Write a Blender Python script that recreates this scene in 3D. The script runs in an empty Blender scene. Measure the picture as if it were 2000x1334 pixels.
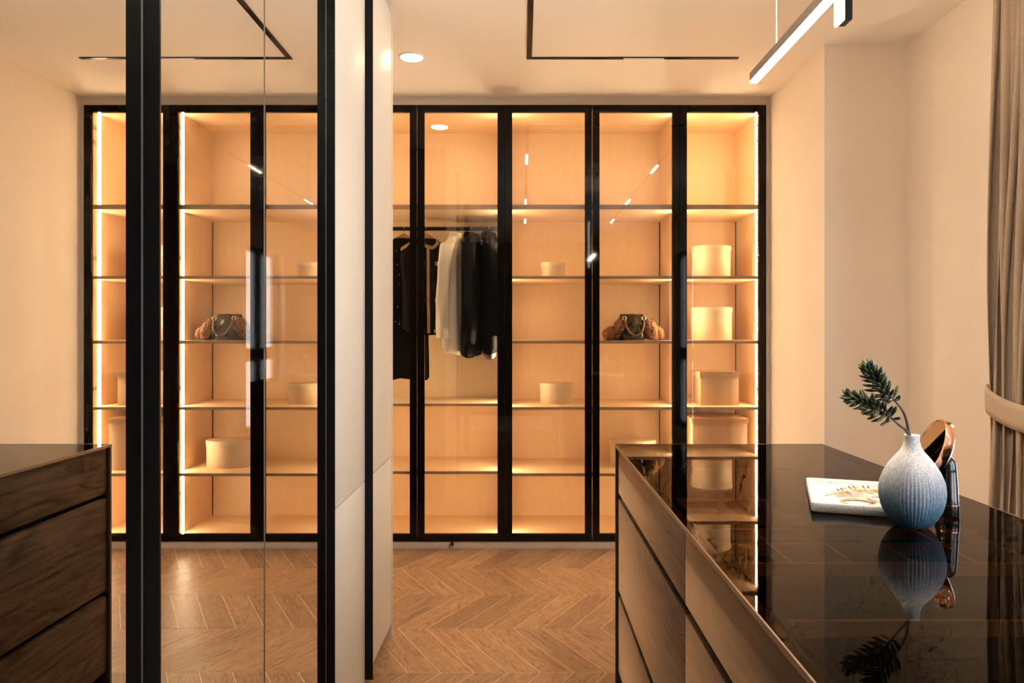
import bpy, bmesh, math, random
from mathutils import Vector, Matrix, noise

random.seed(7)
PI = math.pi
scene = bpy.context.scene
COL = scene.collection

# ------------------------------------------------------------------ camera
cam_data = bpy.data.cameras.new('camera')
cam = bpy.data.objects.new('camera', cam_data)
COL.objects.link(cam)
cam.location = (0.0, 0.0, 1.244)
cam.rotation_euler = (PI / 2, 0, 0)
cam_data.sensor_width = 36.0
cam_data.lens = 36.0 * 1428.0 / 2000.0
cam_data.shift_x = -20.0 / 2000.0
cam_data.shift_y = -17.0 / 2000.0
cam_data.clip_start = 0.02
scene.camera = cam

# ------------------------------------------------------------------ world: overcast daylight outside the window
world = bpy.data.worlds.new('overcast_sky')
scene.world = world
world.use_nodes = True
bg = world.node_tree.nodes['Background']
bg.inputs['Color'].default_value = (0.86, 0.93, 1.0, 1)
bg.inputs['Strength'].default_value = 4.6

# ------------------------------------------------------------------ exposure
vs = scene.view_settings
vs.view_transform = 'Standard'
vs.look = 'None'
vs.exposure = 1.25
vs.gamma = 1.0
vs.use_curve_mapping = False
scene.display_settings.display_device = 'sRGB'
cy = scene.cycles
cy.use_denoising = True
cy.use_adaptive_sampling = True
cy.adaptive_threshold = 0.05
cy.adaptive_min_samples = 12
cy.max_bounces = 12
cy.diffuse_bounces = 7
cy.glossy_bounces = 6
cy.transmission_bounces = 6
cy.transparent_max_bounces = 24
cy.sample_clamp_indirect = 10.0
cy.caustics_reflective = False
cy.caustics_refractive = False

# light strengths
LED_POWER = 25.5
DOWN_POWER = 120.0
TRACK_POWER = 70.0
PENDANT_POWER = 165.0
LED_COL = (1.0, 0.77, 0.49)
LAMP_COL = (1.0, 0.79, 0.56)

# ------------------------------------------------------------------ materials
MATS = {}


def node_mat(name):
    m = bpy.data.materials.new(name)
    m.use_nodes = True
    nt = m.node_tree
    return m, nt, nt.nodes['Principled BSDF']


def ramp_node(nt, stops):
    r = nt.nodes.new('ShaderNodeValToRGB')
    el = r.color_ramp.elements
    while len(el) < len(stops):
        el.new(0.5)
    for e, (p, c) in zip(el, stops):
        e.position = p
        e.color = (c[0], c[1], c[2], 1)
    return r


def plain(name, col, rough=0.5, metal=0.0, spec=0.5, coat=0.0, bump=0.0, bscale=200.0, var=0.0, vscale=6.0, sheen=0.0):
    m, nt, b = node_mat(name)
    b.inputs['Base Color'].default_value = (*col, 1)
    b.inputs['Roughness'].default_value = rough
    b.inputs['Metallic'].default_value = metal
    b.inputs['Specular IOR Level'].default_value = spec
    if coat:
        b.inputs['Coat Weight'].default_value = coat
        b.inputs['Coat Roughness'].default_value = 0.05
    if sheen:
        b.inputs['Sheen Weight'].default_value = sheen
    tc = nt.nodes.new('ShaderNodeTexCoord')
    if var:
        n = nt.nodes.new('ShaderNodeTexNoise')
        n.inputs['Scale'].default_value = vscale
        n.inputs['Detail'].default_value = 4
        nt.links.new(tc.outputs['Object'], n.inputs['Vector'])
        r = ramp_node(nt, [(0.3, [c * (1 - var) for c in col]), (0.7, [min(1, c * (1 + var)) for c in col])])
        nt.links.new(n.outputs['Fac'], r.inputs['Fac'])
        nt.links.new(r.outputs['Color'], b.inputs['Base Color'])
    if bump:
        n2 = nt.nodes.new('ShaderNodeTexNoise')
        n2.inputs['Scale'].default_value = bscale
        n2.inputs['Detail'].default_value = 3
        nt.links.new(tc.outputs['Object'], n2.inputs['Vector'])
        bp = nt.nodes.new('ShaderNodeBump')
        bp.inputs['Strength'].default_value = bump
        bp.inputs['Distance'].default_value = 0.001
        nt.links.new(n2.outputs['Fac'], bp.inputs['Height'])
        nt.links.new(bp.outputs['Normal'], b.inputs['Normal'])
    MATS[name] = m
    return m


def wood(name, dark, mid, light, axis='Z', scale=1.0, rough=0.45, spec=0.5, sheen=0.0, rot=0.0, rnd=False, contrast=1.0, figure=0.5, coat=0.0, stretch=14.0):
    """grain runs along one local axis; optional rotation about Z and a random offset for each object"""
    m, nt, b = node_mat(name)
    N, L = nt.nodes, nt.links
    tc = N.new('ShaderNodeTexCoord')
    vec = tc.outputs['Object']
    if rot:
        vr = N.new('ShaderNodeVectorRotate')
        vr.rotation_type = 'Z_AXIS'
        vr.inputs['Angle'].default_value = rot
        L.new(vec, vr.inputs['Vector'])
        vec = vr.outputs['Vector']
    if rnd:
        oi = N.new('ShaderNodeObjectInfo')
        mu = N.new('ShaderNodeMath'); mu.operation = 'MULTIPLY'
        mu.inputs[1].default_value = 37.0
        L.new(oi.outputs['Random'], mu.inputs[0])
        ad = N.new('ShaderNodeVectorMath'); ad.operation = 'ADD'
        L.new(vec, ad.inputs[0])
        L.new(mu.outputs[0], ad.inputs[1])
        vec = ad.outputs['Vector']
    mp = N.new('ShaderNodeMapping')
    s = [stretch * scale] * 3
    s['XYZ'.index(axis)] = scale
    mp.inputs['Scale'].default_value = s
    L.new(vec, mp.inputs['Vector'])
    n1 = N.new('ShaderNodeTexNoise')
    n1.inputs['Scale'].default_value = 2.2
    n1.inputs['Detail'].default_value = 5
    n1.inputs['Distortion'].default_value = 0.6
    L.new(mp.outputs['Vector'], n1.inputs['Vector'])
    # figure: contour lines of a slow noise field give the cathedral pattern
    mm = N.new('ShaderNodeMath'); mm.operation = 'MULTIPLY'; mm.inputs[1].default_value = 11.0
    n0 = N.new('ShaderNodeTexNoise')
    n0.inputs['Scale'].default_value = 1.1
    n0.inputs['Detail'].default_value = 1.5
    mp0 = N.new('ShaderNodeMapping')
    s0 = [stretch * scale * 0.42] * 3
    s0['XYZ'.index(axis)] = scale * 1.5
    mp0.inputs['Scale'].default_value = s0
    L.new(vec, mp0.inputs['Vector'])
    L.new(mp0.outputs['Vector'], n0.inputs['Vector'])
    L.new(n0.outputs['Fac'], mm.inputs[0])
    fr = N.new('ShaderNodeMath'); fr.operation = 'PINGPONG'; fr.inputs[1].default_value = 0.5
    L.new(mm.outputs[0], fr.inputs[0])
    n2 = N.new('ShaderNodeTexNoise')
    n2.inputs['Scale'].default_value = 14.0
    n2.inputs['Detail'].default_value = 3
    L.new(mp.outputs['Vector'], n2.inputs['Vector'])
    a1 = N.new('ShaderNodeMath'); a1.operation = 'MULTIPLY'; a1.inputs[1].default_value = figure
    L.new(fr.outputs[0], a1.inputs[0])
    a2 = N.new('ShaderNodeMath'); a2.operation = 'MULTIPLY_ADD'; a2.inputs[1].default_value = 0.62 * contrast
    L.new(n1.outputs['Fac'], a2.inputs[0])
    L.new(a1.outputs[0], a2.inputs[2])
    a3 = N.new('ShaderNodeMath'); a3.operation = 'MULTIPLY_ADD'; a3.inputs[1].default_value = 0.30 * contrast
    L.new(n2.outputs['Fac'], a3.inputs[0])
    L.new(a2.outputs[0], a3.inputs[2])
    r = ramp_node(nt, [(0.30, dark), (0.52, mid), (0.78, light)])
    L.new(a3.outputs[0], r.inputs['Fac'])
    out = r.outputs['Color']
    if rnd:
        hs = N.new('ShaderNodeHueSaturation')
        mr = N.new('ShaderNodeMapRange')
        mr.inputs['To Min'].default_value = 0.80
        mr.inputs['To Max'].default_value = 1.18
        L.new(oi.outputs['Random'], mr.inputs['Value'])
        L.new(mr.outputs['Result'], hs.inputs['Value'])
        L.new(out, hs.inputs['Color'])
        out = hs.outputs['Color']
    L.new(out, b.inputs['Base Color'])
    b.inputs['Roughness'].default_value = rough
    b.inputs['Specular IOR Level'].default_value = spec
    if sheen:
        b.inputs['Sheen Weight'].default_value = sheen
        b.inputs['Sheen Roughness'].default_value = 0.25
        b.inputs['Sheen Tint'].default_value = (1.0, 0.70, 0.46, 1)
    bp = N.new('ShaderNodeBump')
    bp.inputs['Strength'].default_value = 0.12
    bp.inputs['Distance'].default_value = 0.001
    L.new(n2.outputs['Fac'], bp.inputs['Height'])
    L.new(bp.outputs['Normal'], b.inputs['Normal'])
    MATS[name] = m
    return m


def emit(name, col, strength):
    m = bpy.data.materials.new(name)
    m.use_nodes = True
    nt = m.node_tree
    nt.nodes.clear()
    e = nt.nodes.new('ShaderNodeEmission')
    e.inputs['Color'].default_value = (*col, 1)
    e.inputs['Strength'].default_value = strength
    o = nt.nodes.new('ShaderNodeOutputMaterial')
    nt.links.new(e.outputs[0], o.inputs['Surface'])
    MATS[name] = m
    return m


def sheet_glass(name, tint, ior=1.5, rough=0.0):
    """a flat pane: each face reflects by Fresnel and lets the rest straight through, tinted"""
    m = bpy.data.materials.new(name)
    m.use_nodes = True
    nt = m.node_tree
    nt.nodes.clear()
    t = nt.nodes.new('ShaderNodeBsdfTransparent')
    t.inputs['Color'].default_value = (*tint, 1)
    g = nt.nodes.new('ShaderNodeBsdfGlossy')
    g.inputs['Roughness'].default_value = rough
    g.inputs['Color'].default_value = (1, 1, 1, 1)
    f = nt.nodes.new('ShaderNodeFresnel')
    f.inputs['IOR'].default_value = ior
    # back faces of the pane reflect like front faces (thin sheet)
    geo = nt.nodes.new('ShaderNodeNewGeometry')
    mixn = nt.nodes.new('ShaderNodeMix'); mixn.data_type = 'FLOAT'
    mixn.inputs[2].default_value = ior
    mixn.inputs[3].default_value = 1.0 / ior
    nt.links.new(geo.outputs['Backfacing'], mixn.inputs[0])
    nt.links.new(mixn.outputs[0], f.inputs['IOR'])
    mx = nt.nodes.new('ShaderNodeMixShader')
    o = nt.nodes.new('ShaderNodeOutputMaterial')
    nt.links.new(f.outputs[0], mx.inputs[0])
    nt.links.new(t.outputs[0], mx.inputs[1])
    nt.links.new(g.outputs[0], mx.inputs[2])
    nt.links.new(mx.outputs[0], o.inputs['Surface'])
    MATS[name] = m
    return m


plain('wall_paint', (0.80, 0.705, 0.61), 0.75, var=0.02, vscale=3)
plain('dark_paint', (0.06, 0.045, 0.034), 0.7, var=0.05, vscale=3)
plain('ceiling_paint', (0.89, 0.855, 0.80), 0.85)
plain('white_lacquer', (0.58, 0.555, 0.52), 0.6, spec=0.3, var=0.015, vscale=8)
plain('grey_filler', (0.52, 0.46, 0.40), 0.6, bump=0.05)
plain('plinth_lacquer', (0.66, 0.61, 0.56), 0.4, bump=0.05)
plain('black_metal', (0.005, 0.0042, 0.004), 0.30, spec=0.22)
plain('black_gloss_frame', (0.006, 0.004, 0.0032), 0.04, spec=0.25)
plain('bronze_edge', (0.10, 0.065, 0.04), 0.4, metal=0.3)
plain('lamp_bronze', (0.16, 0.10, 0.06), 0.45)
plain('joint_metal', (0.30, 0.29, 0.26), 0.4, metal=0.8)
plain('steel', (0.72, 0.70, 0.67), 0.22, metal=1.0)
plain('white_metal', (0.80, 0.79, 0.77), 0.4)
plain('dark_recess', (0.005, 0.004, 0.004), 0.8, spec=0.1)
plain('felt', (0.004, 0.003, 0.002), 0.9, spec=0.05)
plain('divider_leather', (0.62, 0.42, 0.20), 0.6, bump=0.1)
plain('grout', (0.86, 0.72, 0.56), 0.8, var=0.05, vscale=30)
plain('mirror_silver', (0.79, 0.79, 0.78), 0.0, metal=1.0)
plain('card_box', (0.54, 0.405, 0.255), 0.62, var=0.05, vscale=14, bump=0.15, bscale=90)
plain('brown_box', (0.40, 0.24, 0.12), 0.6, var=0.05, vscale=14, bump=0.15, bscale=90)
plain('copper', (0.93, 0.50, 0.33), 0.10, metal=1.0)
plain('black_plastic', (0.008, 0.008, 0.009), 0.12, coat=0.4)
plain('gold', (0.90, 0.66, 0.33), 0.18, metal=1.0)
plain('pearl', (0.88, 0.84, 0.78), 0.2, coat=0.5)
plain('curtain_cloth', (0.36, 0.265, 0.185), 0.85, var=0.06, vscale=60, bump=0.35, bscale=500, sheen=0.2)
plain('tieback_cloth', (0.44, 0.335, 0.24), 0.8, bump=0.3, bscale=500, sheen=0.2)
plain('shirt_cloth', (0.66, 0.57, 0.43), 0.8, bump=0.2, bscale=400)
plain('black_cloth', (0.0032, 0.0026, 0.0027), 0.6, spec=0.12, bump=0.3, bscale=600)
plain('tweed_cloth', (0.0042, 0.0028, 0.0026), 0.85, spec=0.08, bump=0.6, bscale=900, var=0.4, vscale=400)
plain('satin_lining', (0.20, 0.165, 0.125), 0.35, bump=0.1)
plain('tan_trim', (0.36, 0.24, 0.125), 0.8, var=0.35, vscale=250, bump=0.6, bscale=500)
plain('bead', (0.9, 0.86, 0.78), 0.15, coat=0.5)
plain('hanger_wood', (0.46, 0.25, 0.11), 0.4, var=0.1, vscale=20)
plain('olive_leather', (0.026, 0.019, 0.006), 0.24, spec=0.6, bump=0.25, bscale=60)
plain('fur_brown', (0.22, 0.10, 0.036), 0.85, var=0.85, vscale=190, bump=1.0, bscale=220)
plain('leaf_green', (0.040, 0.046, 0.020), 0.32, var=0.45, vscale=40)
plain('leaf_pale', (0.19, 0.20, 0.085), 0.35, var=0.3, vscale=40)
plain('stem_brown', (0.12, 0.085, 0.06), 0.6, var=0.3, vscale=60)
plain('rubber', (0.012, 0.011, 0.011), 0.5)

wood('cabinet_wood', (0.69, 0.49, 0.28), (0.72, 0.515, 0.30), (0.75, 0.54, 0.32), 'Z', 1.2, 0.5, contrast=0.8, figure=0.25)
wood('shelf_edge', (0.36, 0.23, 0.13), (0.40, 0.26, 0.15), (0.44, 0.285, 0.165), 'X', 1.2, 0.4)
wood('walnut', (0.022, 0.0115, 0.006), (0.062, 0.033, 0.019), (0.15, 0.09, 0.056), 'Y', 0.8, 0.36, spec=0.10, sheen=1.0, contrast=1.25, figure=0.42, stretch=20)
wood('oak_tile_a', (0.17, 0.088, 0.043), (0.335, 0.195, 0.106), (0.44, 0.277, 0.16), 'Y', 2.2, 0.36, rot=math.radians(29.4), rnd=True, figure=0.42)
wood('oak_tile_b', (0.17, 0.088, 0.043), (0.335, 0.195, 0.106), (0.44, 0.277, 0.16), 'Y', 2.2, 0.36, rot=math.radians(-29.4), rnd=True, figure=0.42)

sheet_glass('door_glass', (0.955, 0.94, 0.92), 1.5)
sheet_glass('smoked_glass', (0.44, 0.35, 0.27), 1.14)
sheet_glass('window_glass', (0.97, 0.98, 0.98), 1.5)
emit('led_light', LED_COL, LED_POWER)
emit('downlight_glow', LAMP_COL, DOWN_POWER)
emit('track_glow', LAMP_COL, TRACK_POWER)
emit('pendant_glow', (1.0, 0.86, 0.68), PENDANT_POWER)


emit('drop_glow', (1.0, 0.86, 0.68), 12.0)
emit('added_uplight_glow', (1.0, 0.84, 0.64), PENDANT_POWER * 1.2)  # made-up upward glow that helps light the ceiling


def speckled(name):  # ceramic: white above, blue below, dark speckles, throwing ribs
    m, nt, b = node_mat(name)
    N, L = nt.nodes, nt.links
    tc = N.new('ShaderNodeTexCoord')
    sp = N.new('ShaderNodeSeparateXYZ')
    L.new(tc.outputs['Object'], sp.inputs[0])
    n = N.new('ShaderNodeTexNoise'); n.inputs['Scale'].default_value = 110; n.inputs['Detail'].default_value = 6
    L.new(tc.outputs['Object'], n.inputs['Vector'])
    ma = N.new('ShaderNodeMath'); ma.operation = 'MULTIPLY_ADD'
    ma.inputs[1].default_value = 0.09; L.new(n.outputs['Fac'], ma.inputs[0]); L.new(sp.outputs['Z'], ma.inputs[2])
    r = ramp_node(nt, [(0.055, (0.06, 0.20, 0.34)), (0.095, (0.20, 0.34, 0.48)), (0.135, (0.50, 0.54, 0.62)), (0.185, (0.84, 0.83, 0.84))])
    L.new(ma.outputs[0], r.inputs['Fac'])
    n2 = N.new('ShaderNodeTexNoise'); n2.inputs['Scale'].default_value = 430; n2.inputs['Detail'].default_value = 2
    L.new(tc.outputs['Object'], n2.inputs['Vector'])
    r2 = ramp_node(nt, [(0.38, (0.62, 0.64, 0.69)), (0.54, (1, 1, 1))])
    L.new(n2.outputs['Fac'], r2.inputs['Fac'])
    mx = N.new('ShaderNodeMix'); mx.data_type = 'RGBA'; mx.blend_type = 'MULTIPLY'
    mx.inputs[0].default_value = 1.0
    L.new(r.outputs['Color'], mx.inputs[6]); L.new(r2.outputs['Color'], mx.inputs[7])
    L.new(mx.outputs[2], b.inputs['Base Color'])
    b.inputs['Roughness'].default_value = 0.55
    MATS[name] = m


def stone(name):
    m, nt, b = node_mat(name)
    N, L = nt.nodes, nt.links
    tc = N.new('ShaderNodeTexCoord')
    n2 = N.new('ShaderNodeTexNoise'); n2.inputs['Scale'].default_value = 260; n2.inputs['Detail'].default_value = 3
    L.new(tc.outputs['Object'], n2.inputs['Vector'])
    r2 = ramp_node(nt, [(0.32, (0.50, 0.48, 0.46)), (0.46, (0.84, 0.82, 0.79))])
    L.new(n2.outputs['Fac'], r2.inputs['Fac'])
    L.new(r2.outputs['Color'], b.inputs['Base Color'])
    b.inputs['Roughness'].default_value = 0.6
    MATS[name] = m


speckled('vase_ceramic')
stone('tray_stone')


# ------------------------------------------------------------------ mesh building
class MB:
    def __init__(self):
        self.v, self.f = [], []

    def box(self, x0, x1, y0, y1, z0, z1):
        o = len(self.v)
        self.v += [(x0, y0, z0), (x1, y0, z0), (x1, y1, z0), (x0, y1, z0), (x0, y0, z1), (x1, y0, z1), (x1, y1, z1), (x0, y1, z1)]
        self.f += [tuple(o + i for i in q) for q in ((3, 2, 1, 0), (4, 5, 6, 7), (0, 1, 5, 4), (1, 2, 6, 5), (2, 3, 7, 6), (3, 0, 4, 7))]
        return self

    def rings(self, rings, close_u=True, cap0=True, cap1=True):
        o = len(self.v)
        n = len(rings[0])
        for r in rings:
            self.v += [tuple(p) for p in r]
        for i in range(len(rings) - 1):
            for j in range(n if close_u else n - 1):
                a, b = o + i * n + j, o + i * n + (j + 1) % n
                self.f.append((a, b, b + n, a + n))
        if close_u and cap0:
            self.f.append(tuple(o + j for j in reversed(range(n))))
        if close_u and cap1:
            k = o + (len(rings) - 1) * n
            self.f.append(tuple(k + j for j in range(n)))
        return self

    def lathe(self, prof, c=(0, 0, 0), n=32, sx=1.0, sy=1.0, rib=None, cap0=True, cap1=True):
        R = []
        for (r, z) in prof:
            ring = []
            for j in range(n):
                a = 2 * PI * j / n
                rr = r * (1 + (rib(a, z) if rib else 0))
                ring.append((c[0] + rr * sx * math.cos(a), c[1] + rr * sy * math.sin(a), c[2] + z))
            R.append(ring)
        return self.rings(R, True, cap0, cap1)

    def tube(self, pts, rad, n=10, closed=False):
        P = [Vector(p) for p in pts]
        m = len(P)
        R = []
        up = Vector((0.13, 0.21, 0.97))
        for i, p in enumerate(P):
            if closed:
                t = (P[(i + 1) % m] - P[i - 1]).normalized()
            else:
                t = (P[min(i + 1, m - 1)] - P[max(i - 1, 0)]).normalized()
            if abs(t.dot(up)) > 0.95:
                up = Vector((0.9, 0.3, 0.1)).normalized()
            a = (up - t * up.dot(t)).normalized()
            b = t.cross(a)
            up = a
            r = rad[i] if isinstance(rad, (list, tuple)) else rad
            R.append([p + (a * math.cos(2 * PI * k / n) + b * math.sin(2 * PI * k / n)) * r for k in range(n)])
        if closed:
            R.append(R[0])
            return self.rings(R, True, False, False)
        return self.rings(R)

    def prism(self, poly, z0, z1):
        return self.rings([[(x, y, z0) for x, y in poly], [(x, y, z1) for x, y in poly]])

    def xform(self, M):
        self.v = [tuple(M @ Vector(p)) for p in self.v]
        return self


WLOC = {}


def link_obj(o, parent, wloc):
    COL.objects.link(o)
    WLOC[o.name] = Vector(wloc)
    if parent is not None:
        o.parent = parent
        o.location = Vector(wloc) - WLOC[parent.name]
    else:
        o.location = wloc
    return o


def build(name, mb, mat, parent=None, bevel=0.0, smooth=None, origin=None, seg=2):
    V = [Vector(p) for p in mb.v]
    if origin is None:
        lo = [min(p[i] for p in V) for i in range(3)]
        hi = [max(p[i] for p in V) for i in range(3)]
        origin = Vector(((lo[0] + hi[0]) / 2, (lo[1] + hi[1]) / 2, lo[2]))
    origin = Vector(origin)
    me = bpy.data.meshes.new(name)
    me.from_pydata([p - origin for p in V], [], mb.f)
    bm = bmesh.new()
    bm.from_mesh(me)
    bmesh.ops.recalc_face_normals(bm, faces=bm.faces)
    if bevel:
        es = [e for e in bm.edges if len(e.link_faces) == 2 and e.calc_face_angle(0) > 0.6]
        bmesh.ops.bevel(bm, geom=es, offset=bevel, segments=seg, profile=0.6, affect='EDGES', clamp_overlap=True)
    bm.to_mesh(me)
    bm.free()
    if smooth:
        me.shade_smooth()
        me.set_sharp_from_angle(angle=math.radians(smooth))
    me.materials.append(MATS[mat])
    o = bpy.data.objects.new(name, me)
    return link_obj(o, parent, origin)


def box(name, b, mat, parent=None, bevel=0.0):
    return build(name, MB().box(*b), mat, parent, bevel, smooth=40 if bevel else None)


def tag(o, label, cat, group=None):
    o['label'] = label
    o['category'] = cat
    if group:
        o['group'] = group
    return o


def thing(name, label, cat, loc, group=None):
    o = bpy.data.objects.new(name, None)
    o.empty_display_size = 0.1
    link_obj(o, None, loc)
    return tag(o, label, cat, group)


def struct(o):
    o['kind'] = 'structure'
    return o


def share(src, name, parent, wloc):
    o = bpy.data.objects.new(name, src.data)
    return link_obj(o, parent, wloc)


# ================================================================== room shell
HC = 2.603
XR1, XR2 = 1.426, 1.812          # right wall: far part, and window part
YJ = 3.45                        # where the right wall steps back
XL = -1.14
YB, YF = 4.80, -2.6
WINDOWS = ((2.08, 2.62), (-0.60, 0.66))   # window openings in the right wall
WZ0, WZ1 = 0.15, 2.20

floor = struct(box('floor', (XL - .1, XR2 + .25, YF - .1, YB + .1, -0.10, -0.0007), 'grout'))
ceil = struct(box('ceiling', (XL - .1, XR2 + .25, YF - .1, YB + .1, HC, HC + 0.1), 'ceiling_paint'))
struct(box('wall_back', (XL - .1, XR2 + .25, YB, YB + .1, 0, HC), 'wall_paint'))
struct(box('wall_front', (XL - .1, XR2 + .25, YF - .1, YF, 0, HC), 'dark_paint'))
struct(box('wall_left', (XL - .1, XL, YF, YB, 0, HC), 'wall_paint'))
w = MB()
w.box(XR1, XR2 + .25, YJ, YB, 0, HC)
for (a, b_) in ((2.62, YJ), (0.66, 2.08), (YF, -0.60)):
    w.box(XR2, XR2 + .18, a, b_, 0, HC)
for (a, b_) in WINDOWS:
    w.box(XR2, XR2 + .18, a, b_, 0, WZ0)
    w.box(XR2, XR2 + .18, a, b_, WZ1, HC)
struct(build('wall_right', w, 'wall_paint'))

# windows: dark frame, transom, mullion, panes
fx0, fx1 = XR2 + .07, XR2 + .13
fw = 0.050
TZ0, TZ1 = 0.93, 1.07
for wi, (WY0, WY1) in enumerate(WINDOWS):
    wf = MB()
    wf.box(fx0, fx1, WY0, WY0 + fw, WZ0, WZ1)
    wf.box(fx0, fx1, WY1 - fw, WY1, WZ0, WZ1)
    wf.box(fx0, fx1, WY0 + fw, WY1 - fw, WZ0, WZ0 + fw)
    wf.box(fx0, fx1, WY0 + fw, WY1 - fw, WZ1 - fw, WZ1)
    wf.box(fx0, fx1, WY0 + fw, WY1 - fw, TZ0, TZ1)
    ed = [WY0 + fw, WY1 - fw]
    if WY1 - WY0 > 0.8:
        my = (WY0 + WY1) / 2
        wf.box(fx0, fx1, my - .03, my + .03, WZ0 + fw, TZ0)
        wf.box(fx0, fx1, my - .03, my + .03, TZ1, WZ1 - fw)
        ed = [WY0 + fw, my - .03, my + .03, WY1 - fw]
    win = struct(build('window_%d' % (wi + 1), wf, 'black_metal'))
    for k in range(len(ed) // 2):
        for (z0, z1) in ((WZ0 + fw, TZ0), (TZ1, WZ1 - fw)):
            box('window_pane', (fx0 + .025, fx0 + .031, ed[2 * k], ed[2 * k + 1], z0, z1), 'window_glass', win)
    box('window_sill', (XR2 - .02, XR2 + .07, WY0, WY1, WZ0 - .02, WZ0), 'white_lacquer', win, 0.003)
    # portal so that the sky is sampled through the opening
    pl = bpy.data.lights.new('window_portal', 'AREA')
    pl.shape = 'RECTANGLE'
    pl.cycles.is_portal = True
    po = bpy.data.objects.new('window_portal', pl)
    COL.objects.link(po)
    po.location = (XR2 + .16, (WY0 + WY1) / 2, (WZ0 + WZ1) / 2)
    po.rotation_euler = Vector((-1, 0, 0)).to_track_quat('-Z', 'Y').to_euler()
    pl.size, pl.size_y = (WY1 - WY0), (WZ1 - WZ0)

# chevron floor tiles, each its own piece
PITCH, ROW, SKEW, Y0 = 0.1216, 0.3965, 0.223, 2.679
g = 0.0013


def tile_mesh(name, dx, mat):
    mb = MB()
    h = ROW / 2 - g
    p = PITCH / 2 - g * 1.15
    mb.prism([(-p - dx / 2, -h), (p - dx / 2, -h), (p + dx / 2, h), (-p + dx / 2, h)], -0.009, 0.0)
    me = bpy.data.meshes.new(name)
    me.from_pydata(mb.v, [], mb.f)
    bm = bmesh.new(); bm.from_mesh(me)
    bmesh.ops.recalc_face_normals(bm, faces=bm.faces)
    bm.to_mesh(me); bm.free()
    me.materials.append(MATS[mat])
    return me


tA = tile_mesh('floor_tile_right', SKEW, 'oak_tile_a')
tB = tile_mesh('floor_tile_left', -SKEW, 'oak_tile_b')
n_tiles = 0
for k in range(-9, 4):
    ya = Y0 + ROW * k
    even = (k % 2 == 0)
    dx = -SKEW if even else SKEW
    xb = -0.0563 if even else -0.0563 - SKEW
    for i in range(-20, 24):
        cx = xb + PITCH * (i + 0.5) + dx / 2
        cy_ = ya + ROW / 2
        lim = -0.62 if cy_ < 2.85 else XL - 0.02
        if cx < lim or cx > (XR2 if cy_ < YJ else XR1) + 0.02:
            continue
        if 0.52 < cx < 0.90 and 0.6 < cy_ < 2.4:
            continue
        o = bpy.data.objects.new('floor_tile', tB if even else tA)
        link_obj(o, floor, (cx, cy_, 0))
        n_tiles += 1
print('tiles', n_tiles)

# ================================================================== glass-fronted wardrobe
DY = 4.20                        # front plane of the doors
CB = 4.747                       # face of the back panel
ZB, ZT = 0.047, 2.553            # door bottom and top


def shelf_set(kind):
    if kind == 'hang':
        return [(1.989, 0.027), (0.832, 0.014), (0.439, 0.016)]
    return [(1.989, 0.027), (1.574, 0.017), (1.199, 0.018), (0.812, 0.016), (0.427, 0.017)]


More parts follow.
